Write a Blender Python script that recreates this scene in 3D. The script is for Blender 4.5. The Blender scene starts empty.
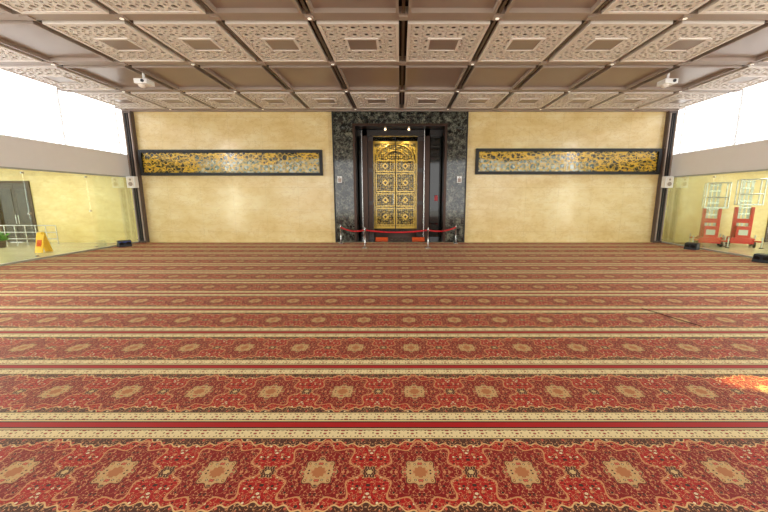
import bpy, math, random
from mathutils import Vector, Matrix
random.seed(3)
S = bpy.context.scene
S.view_settings.view_transform = 'Standard'
S.view_settings.look = 'None'
S.view_settings.exposure = 0.0

def lin(r, g, b):
    f = lambda c: ((c/255+0.055)/1.055)**2.4 if c/255 > 0.04045 else c/255/12.92
    return (f(r), f(g), f(b), 1)

# ---------------------------------------------------------------- materials
class NT:
    def __init__(s, name):
        s.m = bpy.data.materials.new(name); s.m.use_nodes = True
        s.t = s.m.node_tree; s.n = s.t.nodes; s.l = s.t.links
        s.b = s.n['Principled BSDF']; s.out = s.n['Material Output']
    def new(s, typ, **kw):
        n = s.n.new(typ)
        for k, v in kw.items(): setattr(n, k, v)
        return n
    def setin(s, sock, v):
        if isinstance(v, bpy.types.NodeSocket): s.l.new(v, sock)
        else: sock.default_value = v
    def M(s, op, a, b=None, c=None):
        n = s.new('ShaderNodeMath', operation=op)
        s.setin(n.inputs[0], a)
        if b is not None: s.setin(n.inputs[1], b)
        if c is not None: s.setin(n.inputs[2], c)
        return n.outputs[0]
    def mix(s, f, a, b):
        n = s.new('ShaderNodeMix', data_type='RGBA')
        s.setin(n.inputs[0], f); s.setin(n.inputs[6], a); s.setin(n.inputs[7], b)
        return n.outputs[2]
    def co(s):
        return s.new('ShaderNodeTexCoord').outputs['Object']
    def sep(s, v):
        n = s.new('ShaderNodeSeparateXYZ'); s.l.new(v, n.inputs[0]); return n.outputs
    def comb(s, x, y, z=0.0):
        n = s.new('ShaderNodeCombineXYZ')
        s.setin(n.inputs[0], x); s.setin(n.inputs[1], y); s.setin(n.inputs[2], z)
        return n.outputs[0]
    def noise(s, v, sc, det=3, rough=0.5):
        n = s.new('ShaderNodeTexNoise'); s.l.new(v, n.inputs['Vector'])
        n.inputs['Scale'].default_value = sc; n.inputs['Detail'].default_value = det
        n.inputs['Roughness'].default_value = rough
        return n.outputs
    def vor(s, v, sc, rnd=1.0, feature='F1'):
        n = s.new('ShaderNodeTexVoronoi', feature=feature); s.l.new(v, n.inputs['Vector'])
        n.inputs['Scale'].default_value = sc; n.inputs['Randomness'].default_value = rnd
        return n.outputs
    def ramp(s, f, stops, interp='LINEAR'):
        n = s.new('ShaderNodeValToRGB'); s.setin(n.inputs[0], f)
        cr = n.color_ramp; cr.interpolation = interp
        while len(cr.elements) < len(stops): cr.elements.new(0.5)
        for e, (p, c) in zip(cr.elements, stops): e.position = p; e.color = c
        return n.outputs[0]
    def smooth(s, x, a, b):
        n = s.new('ShaderNodeMapRange', interpolation_type='SMOOTHSTEP')
        s.setin(n.inputs[0], x); n.inputs[1].default_value = a; n.inputs[2].default_value = b
        return n.outputs[0]
    def bump(s, h, st=0.3, d=0.01):
        n = s.new('ShaderNodeBump'); s.l.new(h, n.inputs['Height'])
        n.inputs['Strength'].default_value = st; n.inputs['Distance'].default_value = d
        s.l.new(n.outputs[0], s.b.inputs['Normal'])

def simple(name, col, rough=0.5, metal=0.0, var=0.06, sc=6, emis=None, es=0):
    t = NT(name)
    nz = t.noise(t.co(), sc, 4)[0]
    d = tuple(max(0, c*(1-var*2)) for c in col[:3])+(1,)
    h = tuple(min(1, c*(1+var*2)) for c in col[:3])+(1,)
    t.l.new(t.mix(nz, d, h), t.b.inputs['Base Color'])
    t.b.inputs['Roughness'].default_value = rough
    t.b.inputs['Metallic'].default_value = metal
    if emis:
        t.b.inputs['Emission Color'].default_value = emis
        t.b.inputs['Emission Strength'].default_value = es
    return t.m

def mat_marble(name, axis='xz'):
    t = NT(name); o = t.sep(t.co())
    x, y, z = o[0], o[1], o[2]
    v = t.comb(t.M('ADD', x, y), z)
    st = t.comb(t.M('MULTIPLY', t.M('ADD', x, y), 0.5), t.M('MULTIPLY', z, 0.9))
    n1 = t.noise(st, 1.4, 7, 0.65)[0]
    n2 = t.noise(v, 3.0, 8, 0.7)[0]
    c = t.ramp(n1, [(0.25, lin(220, 190, 126)), (0.5, lin(233, 210, 152)), (0.72, lin(242, 226, 178))])
    vein = t.M('LESS_THAN', t.M('ABSOLUTE', t.M('SUBTRACT', t.noise(st, 2.2, 9, 0.7)[0], 0.5)), 0.012)
    c = t.mix(t.M('MULTIPLY', vein, 0.32), c, lin(200, 162, 98))
    c = t.mix(t.M('MULTIPLY', t.smooth(n2, 0.52, 0.72), 0.18), c, lin(208, 174, 110))
    fx = t.M('FRACT', t.M('DIVIDE', t.M('ADD', x, y), 1.65))
    fz = t.M('FRACT', t.M('DIVIDE', t.M('ADD', z, 0.02), 1.12))
    jx = t.M('LESS_THAN', t.M('ABSOLUTE', t.M('SUBTRACT', fx, 0.5)), 0.003)
    jz = t.M('LESS_THAN', t.M('ABSOLUTE', t.M('SUBTRACT', fz, 0.5)), 0.004)
    j = t.M('MULTIPLY', t.M('MAXIMUM', jx, jz), 0.3)
    c = t.mix(j, c, lin(150, 120, 70))
    t.l.new(c, t.b.inputs['Base Color'])
    r = t.M('ADD', 0.10, t.M('MULTIPLY', n2, 0.14))
    t.l.new(r, t.b.inputs['Roughness'])
    t.b.inputs['Specular IOR Level'].default_value = 0.5
    return t.m

def mat_granite():
    t = NT('dark_granite'); c = t.co()
    n = t.noise(c, 4, 8, 0.75)[0]; v = t.vor(c, 9)[0]; n2 = t.noise(c, 22, 4, 0.7)[0]
    a = t.ramp(n, [(0.35, lin(8, 11, 11)), (0.50, lin(30, 34, 32)), (0.64, lin(126, 126, 112))])
    a = t.mix(t.smooth(v, 0.05, 0.4), lin(60, 64, 56), a)
    a = t.mix(t.smooth(n2, 0.5, 0.7), a, lin(6, 8, 8))
    vein = t.M('LESS_THAN', t.M('ABSOLUTE', t.M('SUBTRACT', t.noise(c, 1.6, 9, 0.75)[0], 0.5)), 0.012)
    a = t.mix(t.M('MULTIPLY', vein, 0.6), a, lin(130, 132, 118))
    t.l.new(a, t.b.inputs['Base Color']); t.b.inputs['Roughness'].default_value = 0.07
    t.b.inputs['Specular IOR Level'].default_value = 0.6
    return t.m

def mat_carpet():
    t = NT('prayer_carpet_weave'); co = t.co()
    o = t.sep(co); x, y = o[0], o[1]
    U = t.M('DIVIDE', t.M('SUBTRACT', x, 0.17), 0.85)
    u = t.M('SUBTRACT', t.M('FRACT', t.M('ADD', U, 0.5)), 0.5)
    au = t.M('ABSOLUTE', u)
    dx = t.M('MULTIPLY', u, 0.85)
    V = t.M('DIVIDE', t.M('SUBTRACT', y, 3.10), 1.2)
    v = t.M('SUBTRACT', t.M('FRACT', V), 0.5)
    dy = t.M('MULTIPLY', v, 1.2)
    ady = t.M('ABSOLUTE', dy)
    tt = t.M('SUBTRACT', 0.6, ady)
    mir = t.comb(t.M('MULTIPLY', au, 0.85), ady, 0)
    f1 = t.vor(mir, 25, 0.6); d1 = f1[0]; rc = t.sep(f1[1])
    f2 = t.vor(mir, 55, 0.9); d2 = f2[0]; rc2 = t.sep(f2[1])
    vine = t.M('ABSOLUTE', t.M('SUBTRACT', t.noise(mir, 20, 2)[0], 0.5))
    flower = t.ramp(rc[0], [(0, lin(226, 204, 160)), (0.30, lin(206, 96, 74)), (0.52, lin(206, 162, 96)), (0.68, lin(46, 36, 28)), (0.86, lin(236, 220, 180))], 'CONSTANT')
    small = t.ramp(rc2[1], [(0, lin(212, 168, 122)), (0.30, lin(88, 6, 10)), (0.58, lin(54, 40, 30)), (0.74, lin(206, 112, 84))], 'CONSTANT')
    def floral(base, k=1.0):
        c = t.mix(t.M('LESS_THAN', vine, 0.018), base, lin(200, 138, 92))
        c = t.mix(t.M('LESS_THAN', d2, 0.26*k), c, small)
        c = t.mix(t.M('LESS_THAN', d1, 0.35*k), c, lin(66, 8, 12))
        c = t.mix(t.M('LESS_THAN', d1, 0.27*k), c, flower)
        c = t.mix(t.M('LESS_THAN', d1, 0.10*k), c, lin(146, 20, 18))
        return c
    red = floral(lin(168, 16, 18))
    deep = floral(lin(130, 6, 14), 0.8)
    drk = floral(lin(78, 40, 28), 1.1)
    crm = floral(lin(198, 164, 110), 1.0)
    tri = t.M('SUBTRACT', 1.0, t.M('MULTIPLY', au, 2.0))
    lob = t.M('MULTIPLY', t.M('COSINE', t.M('MULTIPLY', au, 44.0)), 0.016)
    edge = t.M('ADD', t.M('ADD', 0.30, t.M('MULTIPLY', t.M('POWER', tri, 2.2), 0.10)), lob)
    s1 = t.M('SUBTRACT', edge, ady)
    col = t.mix(t.M('GREATER_THAN', s1, 0.0), drk, red)
    rim = t.M('LESS_THAN', t.M('ABSOLUTE', s1), 0.007)
    col = t.mix(rim, col, lin(216, 176, 120))
    def rosette(col, du, r0, k, ca, cb, ph=0.14, outline=None):
        r = t.M('SQRT', t.M('ADD', t.M('MULTIPLY', du, du), t.M('MULTIPLY', dy, dy)))
        th = t.M('ARCTAN2', dy, du)
        w = t.M('MULTIPLY', r, t.M('ADD', 1.0, t.M('MULTIPLY', t.M('COSINE', t.M('MULTIPLY', th, k)), -ph)))
        if outline: col = t.mix(t.M('LESS_THAN', w, r0*1.06), col, outline)
        col = t.mix(t.M('LESS_THAN', w, r0), col, ca)
        if cb is not None: col = t.mix(t.M('LESS_THAN', w, r0*0.4), col, cb)
        return col
    col = rosette(col, dx, 0.30, 8.0, deep, None, 0.16, lin(200, 140, 92))
    col = rosette(col, dx, 0.135, 8.0, crm, lin(176, 110, 66), 0.12, lin(90, 56, 34))
    sx = t.M('MULTIPLY', t.M('SUBTRACT', 0.5, au), 0.85)
    col = rosette(col, sx, 0.06, 6.0, drk, lin(206, 176, 120), 0.14, lin(206, 160, 104))
    # border band
    mb = t.comb(t.M('MULTIPLY', t.M('PINGPONG', t.M('ADD', x, 40.0), 0.085), 1.0), tt, 0)
    vb = t.vor(mb, 26, 0.5); vr = t.sep(vb[1])
    bc = t.mix(t.M('LESS_THAN', vb[0], 0.38), lin(230, 210, 160), lin(120, 92, 54))
    bc = t.mix(t.M('LESS_THAN', vb[0], 0.30), bc, t.ramp(vr[0], [(0, lin(172, 64, 48)), (0.4, lin(230, 208, 158)), (0.72, lin(96, 86, 54))], 'CONSTANT'))
    col = t.mix(t.M('LESS_THAN', tt, 0.205), col, lin(52, 38, 28))
    col = t.mix(t.M('LESS_THAN', tt, 0.196), col, lin(224, 198, 142))
    col = t.mix(t.M('LESS_THAN', tt, 0.180), col, bc)
    col = t.mix(t.M('LESS_THAN', tt, 0.082), col, lin(60, 50, 34))
    col = t.mix(t.M('LESS_THAN', tt, 0.073), col, lin(228, 200, 146))
    col = t.mix(t.M('LESS_THAN', tt, 0.054), col, lin(32, 12, 10))
    col = t.mix(t.M('LESS_THAN', tt, 0.036), col, lin(172, 4, 18))
    t.l.new(col, t.b.inputs['Base Color'])
    t.b.inputs['Roughness'].default_value = 0.62
    t.b.inputs['Specular IOR Level'].default_value = 0.25
    t.b.inputs['Sheen Weight'].default_value = 0.08
    t.b.inputs['Sheen Tint'].default_value = lin(255, 235, 205)
    t.bump(t.noise(co, 160, 2)[0], 0.25, 0.004)
    return t.m

def mat_glass(name='greenish_glass', tint=(0.93, 0.97, 0.89, 1), k=0.45, base=0.03):
    t = NT(name)
    tr = t.new('ShaderNodeBsdfTransparent'); tr.inputs[0].default_value = tint
    gl = t.new('ShaderNodeBsdfGlossy'); gl.inputs['Roughness'].default_value = 0.01
    gl.inputs[0].default_value = (0.95, 1, 0.95, 1)
    lw = t.new('ShaderNodeLayerWeight'); lw.inputs[0].default_value = 0.25
    f = t.M('ADD', t.M('MULTIPLY', lw.outputs['Fresnel'], k), base)
    mx = t.new('ShaderNodeMixShader'); t.l.new(f, mx.inputs[0])
    t.l.new(tr.outputs[0], mx.inputs[1]); t.l.new(gl.outputs[0], mx.inputs[2])
    t.l.new(mx.outputs[0], t.out.inputs[0])
    return t.m

def mat_artglass(flip):
    t = NT('stained_art_glass'); co = t.co(); o = t.sep(co)
    x, z = o[0], o[2]
    v = t.comb(x, z)
    vo = t.vor(v, 8, 0.9)
    r = t.sep(vo[1])[0]
    gold = t.ramp(r, [(0, lin(92, 84, 34)), (0.3, lin(28, 36, 26)), (0.6, lin(140, 120, 46)), (0.75, lin(24, 32, 24))])
    sky_refl = t.ramp(r, [(0, lin(140, 164, 160)), (0.3, lin(62, 88, 84)), (0.55, lin(192, 206, 198)), (0.8, lin(96, 124, 116))])  # bluish-white sky reflection, painted into the glass colour
    g = t.smooth(x, -10.4, -9.8) if not flip else t.smooth(x, 10.0, 9.2)
    n = t.noise(t.comb(t.M('MULTIPLY', x, 0.25), t.M('MULTIPLY', z, 1.2), 7.0 if flip else 0.0), 1.0, 2)[0]
    f = t.M('MULTIPLY', g, t.smooth(t.M('ADD', n, t.M('MULTIPLY', t.M('SUBTRACT', 4.05, z), 0.45)), 0.40, 0.46))
    c = t.mix(f, gold, sky_refl)
    for k, (ph, wd) in enumerate(((0.0, 0.03), (5.0, 0.025))):
        sw = t.noise(t.comb(t.M('MULTIPLY', x, 1.5), t.M('MULTIPLY', z, 3.0), 2.0+ph), 1.1, 3)[0]
        st = t.M('LESS_THAN', t.M('ABSOLUTE', t.M('SUBTRACT', sw, 0.5)), wd)
        c = t.mix(t.M('MULTIPLY', st, t.M('SUBTRACT', 1.0, t.M('MULTIPLY', f, 0.6))), c, lin(222, 182, 56))
    t.l.new(c, t.b.inputs['Base Color']); t.b.inputs['Roughness'].default_value = 0.12
    return t.m

def mat_gold():
    t = NT('ornate_gold'); co = t.co()
    o = t.sep(co)
    m = t.comb(t.M('ABSOLUTE', t.M('ADD', o[0], 0.27)), t.M('PINGPONG', o[2], 0.8))
    d = t.vor(m, 9, 0.5)[0]; e = t.vor(m, 22, 0.8)[0]
    c = t.ramp(d, [(0.1, lin(232, 204, 96)), (0.35, lin(180, 144, 48)), (0.6, lin(70, 58, 26))])
    c = t.mix(t.M('LESS_THAN', e, 0.25), c, lin(230, 220, 140))
    t.l.new(c, t.b.inputs['Base Color']); t.b.inputs['Metallic'].default_value = 0.3
    t.b.inputs['Roughness'].default_value = 0.35
    t.bump(d, 0.6, 0.04)
    return t.m

def mat_emit(name, col, st):
    t = NT(name)
    t.b.inputs['Base Color'].default_value = col
    t.b.inputs['Emission Color'].default_value = col; t.b.inputs['Emission Strength'].default_value = st
    return t.m

def mat_frost():
    t = NT('white_screen')
    d = t.new('ShaderNodeBsdfDiffuse'); d.inputs[0].default_value = (0.9, 0.9, 0.9, 1)
    r = t.new('ShaderNodeBsdfTranslucent'); r.inputs[0].default_value = (0.95, 0.95, 0.95, 1)
    mx = t.new('ShaderNodeMixShader'); mx.inputs[0].default_value = 0.5
    t.l.new(d.outputs[0], mx.inputs[1]); t.l.new(r.outputs[0], mx.inputs[2]); t.l.new(mx.outputs[0], t.out.inputs[0])
    return t.m

def mat_leaf():
    t = NT('leaf_green'); n = t.noise(t.co(), 8, 3)[0]
    t.l.new(t.ramp(n, [(0.3, lin(30, 90, 30)), (0.6, lin(90, 170, 60))]), t.b.inputs['Base Color'])
    return t.m

MARB = mat_marble('cream_marble'); GRAN = mat_granite(); CARP = mat_carpet(); GLASS = mat_glass(); FROST = mat_frost()
CLEAR = mat_glass('clear_door_glass', (0.97, 0.97, 0.94, 1), 0.15, 0.01)
WHITE = simple('white_plaster', (0.93, 0.93, 0.94, 1), 0.4, var=0.01)
LATT = simple('pale_lattice', lin(236, 228, 222), 0.5, var=0.02)
TAUPE = simple('taupe_panel', lin(158, 140, 130), 0.3, var=0.04, sc=1)
TAUPED = simple('taupe_backing', lin(92, 76, 70), 0.5, var=0.05)
BEAM = simple('ceiling_beam_tan', lin(170, 154, 144), 0.45, var=0.04, sc=1)
DARKC = simple('ceiling_void', lin(52, 42, 38), 0.7)
BLACK = simple('black_frame', lin(12, 12, 13), 0.5)
DKPLAS = simple('dark_plastic', lin(34, 36, 44), 0.45)
BRONZE = simple('dark_bronze', lin(58, 40, 30), 0.3, 0.6)
WOODD = simple('dark_door_leaf', lin(44, 28, 20), 0.3)
GOLD = mat_gold()
GOLDBAR = simple('gold_bar', lin(214, 176, 84), 0.3, 0.7)
CHROME = simple('brushed_steel', lin(190, 190, 192), 0.25, 0.9)
ALU = simple('painted_aluminium', lin(190, 194, 192), 0.35, 0.5)
ROPE = simple('red_velvet', lin(190, 20, 30), 0.8)
REDP = simple('red_paint', lin(206, 16, 34), 0.35)
YEL = simple('yellow_plastic', lin(246, 190, 20), 0.4)
ORANGE = simple('orange_mat', lin(214, 84, 22), 0.8)
PLINTH = simple('column_brown', lin(96, 80, 72), 0.4)
PALEV = simple('column_pale', lin(176, 160, 148), 0.4)
STONE = simple('outdoor_stone', lin(206, 198, 168), 0.25, var=0.05, sc=2)
LAMP = mat_emit('lamp_glow', (1, 0.93, 0.8, 1), 0.6)
LAMPW = mat_emit('lamp_glow_warm', (1, 0.72, 0.4, 1), 8)
LEAF = mat_leaf()
INTER = simple('alcove_dark', lin(30, 24, 20), 0.25)
DGLASS = simple('tinted_door_glass', lin(24, 26, 24), 0.05)
BLUE = simple('blue_label', lin(40, 80, 170), 0.4)

# ---------------------------------------------------------------- mesh builder
class B:
    def __init__(s): s.v = []; s.f = []; s.mi = []; s.mats = []; s.sm = []
    def _m(s, m):
        if m not in s.mats: s.mats.append(m)
        return s.mats.index(m)
    def add(s, vs, fs, m, smooth=False):
        k = len(s.v); s.v += [tuple(p) for p in vs]
        for f in fs: s.f.append([i+k for i in f]); s.mi.append(s._m(m)); s.sm.append(smooth)
        return s
    def box(s, x0, x1, y0, y1, z0, z1, m, M=None):
        vs = [Vector((x, y, z)) for z in (z0, z1) for y in (y0, y1) for x in (x0, x1)]
        if M: vs = [M @ p for p in vs]
        return s.add(vs, [(0, 2, 3, 1), (4, 5, 7, 6), (0, 1, 5, 4), (2, 6, 7, 3), (0, 4, 6, 2), (1, 3, 7, 5)], m)
    def tube(s, a, b, r0, m, r1=None, n=12):
        a, b = Vector(a), Vector(b); r1 = r0 if r1 is None else r1
        d = (b-a).normalized(); q = d.to_track_quat('Z', 'Y')
        vs = []
        for c, r in ((a, r0), (b, r1)):
            for i in range(n):
                t = 2*math.pi*i/n
                vs.append(c + q @ Vector((math.cos(t)*r, math.sin(t)*r, 0)))
        s.add(vs, [(i, (i+1) % n, n+(i+1) % n, n+i) for i in range(n)], m, True)
        return s.add(vs, [tuple(range(n))[::-1], tuple(range(n, 2*n))], m)
    def lathe(s, c, prof, m, n=20):
        vs = []; fs = []
        for r, z in prof:
            for i in range(n):
                t = 2*math.pi*i/n; vs.append((c[0]+r*math.cos(t), c[1]+r*math.sin(t), c[2]+z))
        for j in range(len(prof)-1):
            for i in range(n):
                fs.append((j*n+i, j*n+(i+1) % n, (j+1)*n+(i+1) % n, (j+1)*n+i))
        return s.add(vs, fs, m, True)
    def path(s, pts, r, m, n=8):
        for a, b in zip(pts[:-1], pts[1:]): s.tube(a, b, r, m, n=n)
        return s
    def mesh(s, name):
        me = bpy.data.meshes.new(name); me.from_pydata(s.v, [], s.f)
        for m in s.mats: me.materials.append(m)
        me.polygons.foreach_set('material_index', s.mi)
        me.polygons.foreach_set('use_smooth', s.sm)
        me.update(); return me
    def obj(s, name, parent=None, loc=(0, 0, 0), bevel=0):
        o = bpy.data.objects.new(name, s.mesh(name)); S.collection.objects.link(o)
        o.location = loc
        if parent: o.parent = parent
        if bevel:
            md = o.modifiers.new('bev', 'BEVEL'); md.width = bevel; md.segments = 2; md.limit_method = 'ANGLE'
        return o

def inst(me, name, loc, parent=None, rot=None):
    o = bpy.data.objects.new(name, me); S.collection.objects.link(o); o.location = loc
    if parent: o.parent = parent
    if rot: o.rotation_euler = rot
    return o

W = 13.42; YB = 17.54; HC = 6.39; YR = -5.0
PWID = 0.42
# ---------------------------------------------------------------- floor
B().box(-W+0.02, W-0.02, YR, YB-0.13, -0.02, 0.0, CARP).obj('prayer_carpet')
B().box(-40, 40, YR-20, 30, -0.3, -0.02, STONE).obj('floor')

# ---------------------------------------------------------------- back wall
PX = 3.32
B().box(-W, -PX, YB, YB+0.3, -0.02, 6.6, MARB).obj('wall_front_left')
B().box(PX, W, YB, YB+0.3, -0.02, 6.6, MARB).obj('wall_front_right')
b = B()
b.box(-18.7, -W-0.01, YB, YB+0.3, -0.02, 3.9, MARB); b.box(-23, -20.6, YB, YB+0.3, -0.02, 3.9, MARB)
b.box(-20.6, -18.7, YB, YB+0.3, 3.1, 3.9, MARB); b.box(-20.6, -18.7, YB+0.9, YB+1.0, -0.02, 3.1, INTER)
b.obj('wall_corridor_left')
b = B(); b.box(W+0.01, 18.9, YB, YB+0.3, -0.02, 3.9, MARB); b.box(20.6, 23, YB, YB+0.3, -0.02, 3.9, MARB)
b.box(18.9, 20.6, YB, YB+0.3, 2.7, 3.9, MARB); b.box(18.9, 20.6, YB+0.9, YB+1.0, -0.02, 2.7, INTER)
b.obj('wall_corridor_right')
for sx, nm, x0, x1, h in ((-1, 'door_1', -20.6, -18.7, 3.1), (1, 'door_2', 18.9, 20.6, 2.7)):
    b = B()
    b.box(x0, x0+0.12, YB-0.05, YB+0.2, 0, h, BRONZE); b.box(x1-0.12, x1, YB-0.05, YB+0.2, 0, h, BRONZE)
    b.box(x0+0.12, x1-0.12, YB-0.05, YB+0.2, h-0.12, h, BRONZE)
    mx = (x0+x1)/2
    for a, c in ((x0+0.12, mx-0.01), (mx+0.01, x1-0.12)):
        b.box(a, c, YB+0.05, YB+0.1, 0, h-0.12, WOODD)
        b.box(a+0.12, c-0.12, YB+0.03, YB+0.06, 0.3, h-0.4, INTER)
        hx = a+0.06 if a > mx else c-0.06
        b.tube((hx, YB, 0.95), (hx, YB, 1.4), 0.02, CHROME)
    b.obj(nm)

# ---------------------------------------------------------------- side walls (beam + glazing)
def lattice_tile(b, cx, cz, s, w, m, put, depth):
    """8-fold star built from two squares plus connectors; put maps (a,b,depth)->3D"""
    r = s*0.42
    segs = []
    for k in range(2):
        pts = [(cx+r*math.cos(math.pi/4*k+math.pi/2*i), cz+r*math.sin(math.pi/4*k+math.pi/2*i)) for i in range(4)]
        segs += [(pts[i], pts[(i+1) % 4]) for i in range(4)]
    for i in range(4):
        a = math.pi/4+math.pi/2*i
        segs.append(((cx+r*math.cos(a), cz+r*math.sin(a)), (cx+s*0.7071*math.cos(a), cz+s*0.7071*math.sin(a))))
        a = math.pi/2*i
        segs.append(((cx+r*math.cos(a), cz+r*math.sin(a)), (cx+s*0.5*math.cos(a), cz+s*0.5*math.sin(a))))
    for (ax, ay), (bx, by) in segs:
        dx, dy = bx-ax, by-ay; L = math.hypot(dx, dy); nx, ny = -dy/L*w/2, dx/L*w/2
        q = [(ax+nx, ay+ny), (bx+nx, by+ny), (bx-nx, by-ny), (ax-nx, ay-ny)]
        vs = [put(p[0], p[1], 0) for p in q]+[put(p[0], p[1], depth) for p in q]
        b.add(vs, [(0, 1, 2, 3), (7, 6, 5, 4), (0, 4, 5, 1), (1, 5, 6, 2), (2, 6, 7, 3), (3, 7, 4, 0)], m)

for sg, side in ((-1, 'left'), (1, 'right')):
    def bx(b, a, c, *r):
        a, c = sorted((sg*a, sg*c)); return b.box(a, c, *r)
    bx(B(), W, W+0.3, YR, YB, 3.3, 4.36, WHITE).obj('wall_'+side)
    bx(B(), W-0.05, W, YR, YB-0.3, 3.24, 3.3, ALU).obj('trim_'+('1' if sg < 0 else '2'))
    b = B(); y = YR
    while y < YB-0.3:
        y2 = min(y+2.5, YB-0.02)
        bx(b, W+0.1, W+0.115, y+0.01, y2-0.01, 0.06, 3.3, GLASS)
        for z in (0.12, 1.7, 3.15):
            bx(b, W+0.09, W+0.13, y2-0.05, y2+0.05, z-0.03, z+0.03, CHROME)
        y = y2
    bx(b, W+0.06, W+0.16, YR, YB-0.02, -0.02, 0.05, ALU)
    b.obj('window_'+('1' if sg < 0 else '2'))
    # clerestory
    b = B(); yy = YR
    while yy < YB:
        bx(b, W+0.15, W+0.2, yy-0.02, yy+0.02, 4.36, 6.5, FROST); yy += 2.77
    s = 0.3
    for i in range(int((YB-5)/s)):
        for j in range(7):
            lattice_tile(b, 5+s*(i+0.5), 4.36+s*(j+0.5), s, 0.016, FROST, lambda p, q, d: (sg*(W+0.2+d), p, q), 0.004)
    b.obj('window_'+('3' if sg < 0 else '4'))
    bx(B(), W+0.3, 23, YR, YB+0.3, 3.9, 4.1, WHITE).obj('ceiling_corridor_'+side)
    b = B()
    X0, X1 = sorted((sg*(W-PWID), sg*W))
    b.box(X0, X1, YB-0.22, YB-0.005, 0, HC-0.005, PLINTH)
    for k in range(4):
        xx = X0+0.04+k*0.1
        b.box(xx, xx+0.04, YB-0.26, YB-0.22, 0.1, HC-0.1, PALEV if k in (0, 3) else BLACK)
    b.obj('pilaster')
    b = B(); xc = sg*(W-0.25)
    b.box(xc-0.2, xc+0.2, YB-0.55, YB-0.3, 2.75, 3.3, WHITE)
    b.box(xc-0.15, xc+0.15, YB-0.565, YB-0.55, 2.8, 3.25, LATT)
    b.box(xc-0.03, xc+0.03, YB-0.3, YB-0.26, 2.9, 3.1, BLACK)
    b.tube((xc, YB-0.58, 2.93), (xc, YB-0.56, 2.93), 0.1, TAUPE)
    b.tube((xc, YB-0.58, 3.14), (xc, YB-0.56, 3.14), 0.05, TAUPE)
    b.obj('wall_speaker', bevel=0.01)

# ---------------------------------------------------------------- ceiling
ceil = B().box(-W-0.4, W+0.4, YR, YB+0.3, 6.66, 6.84, DARKC).obj('ceiling')
PW, PL, GX, GY = 2.2, 2.77, 0.22, 0.44
pw, pl = PW-GX, PL-GY
RIMS = lambda r: ((-pw/2, -pw/2+r, -pl/2, pl/2), (pw/2-r, pw/2, -pl/2, pl/2), (-pw/2+r, pw/2-r, -pl/2, -pl/2+r), (-pw/2+r, pw/2-r, pl/2-r, pl/2))
def panel_plain():
    b = B()
    b.box(-pw/2, pw/2, -pl/2, pl/2, 0.10, 0.14, TAUPE)
    for q in RIMS(0.06): b.box(*q, 0.0, 0.10, BEAM)
    return b.mesh('plain_panel')
def panel_lattice():
    b = B()
    b.box(-pw/2, pw/2, -pl/2, pl/2, 0.12, 0.16, TAUPED)
    r = 0.08
    for q in RIMS(r): b.box(*q, 0.0, 0.12, LATT)
    nx, ny = 6, 6
    sx = (pw-2*r)/nx; sy = (pl-2*r)/ny
    for i in range(nx):
        for j in range(ny):
            cx = -pw/2+r+sx*(i+0.5); cy = -pl/2+r+sy*(j+0.5)
            if 2 <= i <= 3 and 2 <= j <= 3: continue
            lattice_tile(b, cx, cy, sx, 0.05, LATT, lambda p, q, d: (p, cy+(q-cy)*sy/sx, 0.02+d), 0.04)
    hx, hy = sx*1.25, sy*0.9
    b.box(-hx, hx, -hy, hy, 0.01, 0.06, TAUPE)
    for x0, x1, y0, y1 in ((-hx-.06, -hx, -hy-.06, hy+.06), (hx, hx+.06, -hy-.06, hy+.06), (-hx, hx, -hy-.06, -hy), (-hx, hx, hy, hy+.06)):
        b.box(x0, x1, y0, y1, -0.01, 0.06, LATT)
    return b.mesh('lattice_panel')
mp, ml = panel_plain(), panel_lattice()
tops = [17.1-PL*k for k in range(9)]
def is_lat(row, c):
    if c == 6: return True
    if row == 0: return True
    if row == 1: return False
    if row == 2: return c <= 4
    if row == 3: return c in (3, 4)
    return row % 2 == 0
for row in range(8):
    yc = tops[row]-PL/2
    if yc < YR+1: break
    for c in range(1, 7):
        for sg in (-1, 1):
            inst(ml if is_lat(row, c) else mp, 'ceiling_panel', (sg*(c-0.5)*PW+0.08, yc, HC), ceil)
b = B()
for k, yt in enumerate(tops):
    if yt < YR: break
    b.box(-W, W, yt-0.14, yt+0.14, HC+0.04, HC+0.2, BEAM)
    for c in range(-6, 7):
        x = c*PW+0.08
        b.box(x-0.1, x+0.1, yt-0.09, yt+0.09, HC+0.01, HC+0.04, BEAM)
b.box(-W, W, 17.3, YB, HC, HC+0.2, BEAM)
for c in range(-6, 7):
    x = c*PW+0.08
    b.box(x-0.035, x+0.035, YR, 17.3, HC+0.05, HC+0.22, PLINTH)
b.obj('ceiling_beams', ceil)
b = B()
for yt in tops[:7]:
    for c in (-5, -3, -1, 1, 3, 5):
        x = c*PW+0.08
        b.tube((x, yt, HC), (x, yt, HC+0.01), 0.045, LAMP, n=16)
b.obj('downlights', ceil)

# ---------------------------------------------------------------- portal
b = B(); t = 0.12; HP = HC-0.005
b.box(-PX, -2.32, YB-t, YB+0.5, 0, HP, GRAN); b.box(2.32, PX, YB-t, YB+0.5, 0, HP, GRAN)
b.box(-2.32, 2.32, YB-t, YB+0.5, 5.83, HP, GRAN)
for sg in (-1, 1):
    a, c = sorted((sg*2.32, sg*2.2)); b.box(a, c, YB-t-0.04, YB+0.5, 0.03, 5.83, BRONZE)
    a, c = sorted((sg*(PX+0.0), sg*(PX-0.06))); b.box(a, c, YB-t-0.03, YB-t, 0, HP, BLACK)
b.box(-2.2, 2.2, YB-t-0.04, YB+0.5, 5.71, 5.83, BRONZE)
b.box(-2.6, -2.32, YB+0.5, YB+2.6, 0, 6, INTER); b.box(2.32, 2.6, YB+0.5, YB+2.6, 0, 6, INTER)
b.box(-2.6, 2.6, YB+2.6, YB+2.7, 0, 6, INTER); b.box(-2.6, 2.6, YB+0.5, YB+2.6, 5.9, 6.0, INTER)
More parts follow.
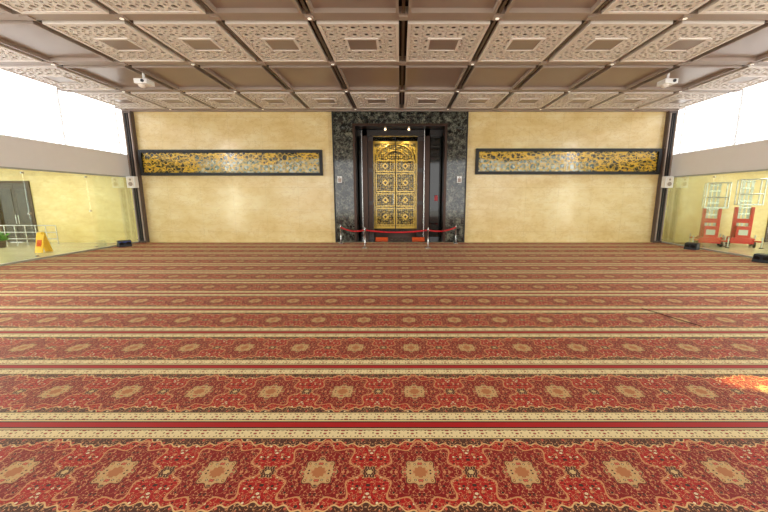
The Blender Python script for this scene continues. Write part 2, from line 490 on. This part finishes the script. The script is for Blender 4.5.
b.box(-2.32, 2.32, YB-0.12, YB+2.6, -0.02, 0.03, GRAN)
b.obj('portal_surround')
b = B()
for x in (-1.82, 1.42):
    b.box(x-0.12, x+0.12, YB+0.7, YB+1.0, 0.03, 5.7, BRONZE)
    b.tube((x-0.16, YB+0.66, 0.03), (x-0.16, YB+0.66, 5.7), 0.03, CHROME)
b.box(-2.3, 2.3, YB+0.7, YB+1.0, 5.4, 5.7, INTER)
b.box(1.6, 2.28, YB+0.98, YB+1.02, 0.03, 5.4, DGLASS); b.box(-2.28, -1.95, YB+0.98, YB+1.02, 0.03, 5.4, DGLASS)
for a, c in ((-1.72, -1.42), (0.92, 1.3)):
    b.box(a, c, YB+1.0, YB+1.06, 0.03, 5.4, WOODD)
    for z0, z1 in ((0.3, 1.9), (2.1, 3.6), (3.8, 5.2)):
        b.box(a+0.05, c-0.05, YB+0.98, YB+1.0, z0, z1, BRONZE)
# glazed leaves in front of the gold screen
b.box(-1.42, 0.92, YB+1.02, YB+1.03, 0.5, 5.4, CLEAR)
b.box(-1.42, 0.92, YB+1.0, YB+1.05, 0.4, 0.5, BLACK); b.box(-0.27, -0.22, YB+1.0, YB+1.05, 0.5, 5.4, BLACK)
b.box(1.85, 2.02, YB+0.94, YB+0.98, 2.1, 2.4, REDP)
b.obj('door_frame')
b = B(); gx0, gx1, gy = -1.5, 0.98, YB+1.8
b.box(gx0, gx1, gy, gy+0.1, 0.55, 5.3, GOLD)
b.box(gx0-0.1, gx1+0.1, gy+0.0, gy+0.15, 0.03, 0.55, BRONZE)
def rim(x0, x1, z0, z1, w, m, d=0.05):
    b.box(x0, x0+w, gy-d, gy, z0, z1, m); b.box(x1-w, x1, gy-d, gy, z0, z1, m)
    b.box(x0+w, x1-w, gy-d, gy, z0, z0+w, m); b.box(x0+w, x1-w, gy-d, gy, z1-w, z1, m)
rim(gx0, gx1, 0.55, 5.3, 0.12, GOLDBAR)
cxg = (gx0+gx1)/2
for a, c in ((gx0+0.16, cxg-0.03), (cxg+0.03, gx1-0.16)):
    for z0, z1 in ((0.72, 1.7), (1.78, 2.5), (2.58, 3.6), (3.68, 4.3)):
        rim(a, c, z0, z1, 0.05, GOLDBAR)
        M = Matrix.Translation(((a+c)/2, gy-0.03, (z0+z1)/2)) @ Matrix.Rotation(math.pi/4, 4, 'Y')
        q = 0.13; b.box(-q, q, -0.02, 0.02, -q, q, GOLDBAR, M); b.box(-q*.5, q*.5, -0.04, 0.0, -q*.5, q*.5, BRONZE, M)
pts = [(cxg+1.02*math.cos(a*math.pi/16), gy-0.03, 4.35+0.8*math.sin(a*math.pi/16)) for a in range(17)]
b.path(pts, 0.04, GOLDBAR)
pts = [(cxg+0.6*math.cos(a*math.pi/16), gy-0.03, 4.35+0.45*math.sin(a*math.pi/16)) for a in range(17)]
b.path(pts, 0.03, GOLDBAR)
b.tube((cxg-0.12, gy-0.1, 1.9), (cxg-0.12, gy-0.1, 2.5), 0.025, CHROME)
b.obj('door_3')
b = B()
for x in (-0.75, 0.45):
    b.tube((x, YB+0.55, 5.66), (x, YB+0.55, 5.705), 0.045, LAMPW)
b.obj('alcove_downlight')
for x in (-0.95, 1.0):
    B().box(x-0.35, x+0.3, YB+0.15, YB+0.6, 0.03, 0.05, ORANGE).box(x-0.35, x+0.3, YB+0.55, YB+0.6, 0.05, 0.18, ORANGE).obj('orange_floor_mat')
for x in (-3.0, 2.95):
    b = B(); b.box(x-0.11, x+0.11, YB-t-0.13, YB-t-0.035, 3.0, 3.32, WHITE)
    b.box(x-0.08, x+0.08, YB-t-0.14, YB-t-0.13, 3.03, 3.22, TAUPE); b.tube((x, YB-t-0.14, 3.27), (x, YB-t-0.13, 3.27), 0.02, BLACK)
    b.box(x-0.03, x+0.03, YB-t-0.035, YB-t, 3.1, 3.2, BLACK)
    b.obj('wall_lamp', bevel=0.01)

# ---------------------------------------------------------------- long framed art glass
for i, (x0, x1, z0, z1) in enumerate(((-12.93, -3.86, 3.36, 4.6), (3.76, 12.93, 3.42, 4.66))):
    b = B(); w = 0.14
    m = mat_artglass(i)
    b.box(x0, x1, YB-0.16, YB, z0, z0+w, BLACK); b.box(x0, x1, YB-0.16, YB, z1-w, z1, BLACK)
    b.box(x0, x0+w, YB-0.16, YB, z0+w, z1-w, BLACK); b.box(x1-w, x1, YB-0.16, YB, z0+w, z1-w, BLACK)
    b.box(x0+w, x1-w, YB-0.06, YB-0.01, z0+w, z1-w, m)
    s = (z1-z0-2*w)/2
    n = int((x1-x0-2*w)/s); sx = (x1-x0-2*w)/n
    for a in range(n):
        for c in range(2):
            lattice_tile(b, x0+w+sx*(a+0.5), z0+w+s*(c+0.5), s, 0.012, GOLDBAR, lambda p, q, d: (p, YB-0.08+d, q), 0.015)
    b.obj('framed_art_glass')

# ---------------------------------------------------------------- rope barrier
P = [(-2.97, 17.0), (-1.6, 15.4), (1.28, 15.4), (2.8, 17.0)]
for x, y in P:
    b = B()
    b.lathe((x, y, 0), [(0.0, 0), (0.16, 0), (0.16, 0.02), (0.05, 0.05), (0.025, 0.07), (0.025, 0.80), (0.04, 0.81), (0.04, 0.85), (0.02, 0.87), (0.035, 0.9), (0.03, 0.93), (0.0, 0.945)], CHROME)
    b.obj('rope_stanchion')
for (a, c, sag) in ((P[0], P[1], 0.12), (P[1], P[2], 0.1), (P[2], P[3], 0.12)):
    pts = []
    for k in range(17):
        f = 0.02+0.96*k/16; pts.append((a[0]+(c[0]-a[0])*f, a[1]+(c[1]-a[1])*f, 0.82-sag*4*f*(1-f)))
    B().path(pts, 0.036, ROPE, 8).obj('barrier_rope')

# ---------------------------------------------------------------- floor speakers
def floor_speaker(x, y, rz, w=0.5, lab=None):
    b = B()
    vs = [(-w/2, -.2, 0), (w/2, -.2, 0), (w/2, .2, 0), (-w/2, .2, 0), (-w/2, -.12, .27), (w/2, -.12, .27), (w/2, .1, .3), (-w/2, .1, .3)]
    b.add(vs, [(3, 2, 1, 0), (4, 5, 6, 7), (0, 1, 5, 4), (1, 2, 6, 5), (2, 3, 7, 6), (3, 0, 4, 7)], DKPLAS)
    b.tube((-w/4, -0.185, 0.14), (-w/4, -0.155, 0.15), 0.09, BLACK); b.tube((w/4, -0.185, 0.14), (w/4, -0.155, 0.15), 0.09, BLACK)
    if lab: b.box(-w/2+0.02, w/2-0.02, -0.178, -0.15, 0.2, 0.24, lab)
    o = b.obj('floor_speaker', loc=(x, y, 0), bevel=0.01); o.rotation_euler = (0, 0, rz)
floor_speaker(-13.0, 15.9, math.radians(50), 0.5, BLUE)
floor_speaker(13.0, 15.0, math.radians(-60), 0.45)
floor_speaker(12.95, 11.9, math.radians(-70), 0.5)

# ---------------------------------------------------------------- ceiling cameras / projectors
for x in (-8.7, 9.1):
    b = B(); y = 12.4
    b.tube((0, 0, 0.1), (0, 0, -0.18), 0.04, WHITE); b.box(-0.22, 0.22, -0.2, 0.2, -0.34, -0.18, WHITE)
    b.tube((0.08, -0.2, -0.26), (0.08, -0.23, -0.26), 0.05, DKPLAS); b.lathe((-0.08, 0, -0.34), [(0.12, 0), (0.11, -0.05), (0.06, -0.08), (0, -0.09)], LATT)
    b.obj('ceiling_projector', loc=(x, y, HC), bevel=0.02)

# ---------------------------------------------------------------- aerial lift (right corridor)
def lift(x, y, hm, cage):
    b = B()
    b.box(-0.4, 0.4, -0.45, 0.45, 0.16, 0.42, REDP); b.box(-0.24, 0.24, -0.36, 0.0, 0.42, 0.95, REDP)
    b.box(-0.16, 0.16, -0.37, -0.36, 0.55, 0.8, ALU)
    b.box(-0.34, -0.22, 0.02, 0.24, 0.42, 1.85, REDP); b.box(0.22, 0.34, 0.02, 0.24, 0.42, 1.85, REDP)
    b.box(-0.22, 0.22, 0.04, 0.24, 1.1, 1.3, REDP)
    for a in (-1, 1):
        for c in (-1, 1):
            b.tube((a*0.4, c*0.32, 0.13), (a*0.48, c*0.32, 0.13), 0.13, BLACK)
            b.tube((a*0.3, c*0.4, 0.3), (a*0.62, c*0.62, 0.3), 0.035, REDP); b.tube((a*0.62, c*0.62, 0.0), (a*0.62, c*0.62, 0.5), 0.03, ALU)
            b.tube((a*0.62, c*0.62, 0.0), (a*0.62, c*0.62, 0.03), 0.08, BLACK)
    for a in (-0.15, 0.0, 0.15):
        b.box(a-0.045, a+0.045, 0.1, 0.2, 0.42, hm, ALU)
    for k in range(9): b.box(-0.21, 0.21, 0.08, 0.22, 0.6+k*(hm-0.7)/8, 0.66+k*(hm-0.7)/8, CHROME)
    if cage:
        z0, z1 = hm-1.15, hm
        b.box(-0.4, 0.4, -0.75, 0.0, z0, z0+0.06, CHROME)
        for X in (-0.4, 0.4):
            for Y in (-0.75, 0.0): b.tube((X, Y, z0), (X, Y, z1), 0.028, CHROME)
        for z in (z0+0.5, z1):
            b.path([(-0.4, 0.0, z), (-0.4, -0.75, z), (0.4, -0.75, z), (0.4, 0.0, z)], 0.028, CHROME)
    o = b.obj('aerial_work_lift', loc=(x, y, -0.02)); o.rotation_euler = (0, 0, math.radians(-35))
lift(14.95, 16.4, 2.95, True)
lift(16.3, 16.2, 3.1, True)
b = B(); b.lathe((17.3, 15.4, -0.02), [(0.0, 0), (0.22, 0), (0.22, 0.35), (0.18, 0.45), (0.08, 0.5), (0, 0.5)], simple('bucket_blue', lin(90, 120, 150)))
b.tube((17.3, 15.4, 0.45), (17.45, 15.6, 1.2), 0.02, CHROME); b.obj('vacuum_cleaner')

# wet-floor sign, railing, plants (left corridor)
b = B()
for sgn in (-1, 1):
    M = Matrix.Translation((-15.1, 14.25+sgn*0.11, 0.40)) @ Matrix.Rotation(sgn*0.25, 4, 'X')
    b.box(-0.16, 0.16, -0.015, 0.015, -0.42, 0.42, YEL, M)
    b.box(-0.09, 0.09, -0.02+(sgn*0.01), 0.02+(sgn*0.01), -0.15, 0.12, ORANGE, M)
b.box(-15.18, -15.02, 14.18, 14.32, 0.76, 0.84, YEL)
b.obj('wet_floor_sign')
b = B()
for k in range(9):
    x = -20.6+k*0.5; b.tube((x, 16.4, -0.02), (x, 16.4, 0.95), 0.02, CHROME)
for z in (0.3, 0.62, 0.95): b.tube((-20.6, 16.4, z), (-16.6, 16.4, z), 0.025, CHROME)
b.obj('stair_railing')
for (x, y, sc) in ((-18.6, 15.7, 0.8),):
    b = B()
    b.lathe((x, y, -0.02), [(0, 0), (0.16, 0), (0.2, 0.3), (0.22, 0.32), (0.19, 0.32), (0.18, 0.27), (0, 0.27)], PLINTH)
    for k in range(90):
        a = random.uniform(0, 6.28); L = random.uniform(0.35, 0.8)*sc; el = random.uniform(0.3, 1.4)
        base = Vector((x, y, 0.26)); d = Vector((math.cos(a)*math.cos(el), math.sin(a)*math.cos(el), math.sin(el)))
        sd = Vector((-math.sin(a), math.cos(a), 0))*0.05
        mid = base+d*L*0.6; tip = base+d*L+Vector((0, 0, -0.12*L))
        b.add([base, mid+sd, tip, mid-sd], [(0, 1, 2, 3)], LEAF)
    b.obj('potted_plant')

B().path([(5.0, 6.75, 0.006), (5.12, 6.5, 0.006), (5.2, 6.2, 0.006), (5.3, 5.95, 0.006), (5.38, 5.75, 0.006)], 0.006, BRONZE).obj('floor_cable')

# ---------------------------------------------------------------- lights
w = bpy.data.worlds.new('World'); S.world = w; w.use_nodes = True
bg = w.node_tree.nodes['Background']
bg.inputs[0].default_value = (1.0, 0.985, 0.96, 1); bg.inputs[1].default_value = 3.3

def area(name, loc, rot, sx, sy, e, col):
    l = bpy.data.lights.new(name, 'AREA'); l.shape = 'RECTANGLE'; l.size = sx; l.size_y = sy; l.energy = e; l.color = col
    o = bpy.data.objects.new(name, l); S.collection.objects.link(o); o.location = loc; o.rotation_euler = rot
    return o
# daylight entering the clerestory windows
for sg in (-1, 1):
    o = area('clerestory_daylight', (sg*(W+0.45), 6.3, 5.42), (0, 0, 0), 22.0, 2.1, 2500, (1, 0.99, 0.98))
    o.rotation_euler = Vector((-sg, 0, 0)).to_track_quat('-Z', 'Z').to_euler()
for x in (-16.5, 16.5):
    for y in (15.0, 10.0): area('corridor_fill', (x, y, 3.88), (0, 0, 0), 0.6, 1.2, 90, (1, 0.95, 0.8))  # added fill lamps to brighten the corridors, not actual fittings
def spot(name, loc, tgt, e, ang, col, size=0.05, blend=0.3):
    l = bpy.data.lights.new(name, 'SPOT'); l.energy = e; l.spot_size = math.radians(ang); l.color = col
    l.shadow_soft_size = size; l.spot_blend = blend
    o = bpy.data.objects.new(name, l); S.collection.objects.link(o); o.location = loc
    o.rotation_euler = (Vector(tgt)-Vector(loc)).to_track_quat('-Z', 'Y').to_euler()
for x in (-0.9, 0.4): spot('alcove_spot', (x, YB+1.3, 5.6), (x*0.5-0.2, YB+1.8, 1.5), 110, 100, (1, 0.86, 0.6))
spot('low_sun_beam', (12.6, 2.2, 3.0), (4.7, 3.8, 0), 22000, 3.6, (1, 0.8, 0.3), 0.02, 0.8)

# ---------------------------------------------------------------- camera
cd = bpy.data.cameras.new('camera'); cam = bpy.data.objects.new('camera', cd); S.collection.objects.link(cam)
cd.sensor_width = 36; cd.lens = 36*340/768; cd.shift_x = -16/768; cd.clip_end = 200
cam.location = (0, 0, 2.26); cam.rotation_euler = (math.radians(90-9.7), 0, 0)
S.camera = cam
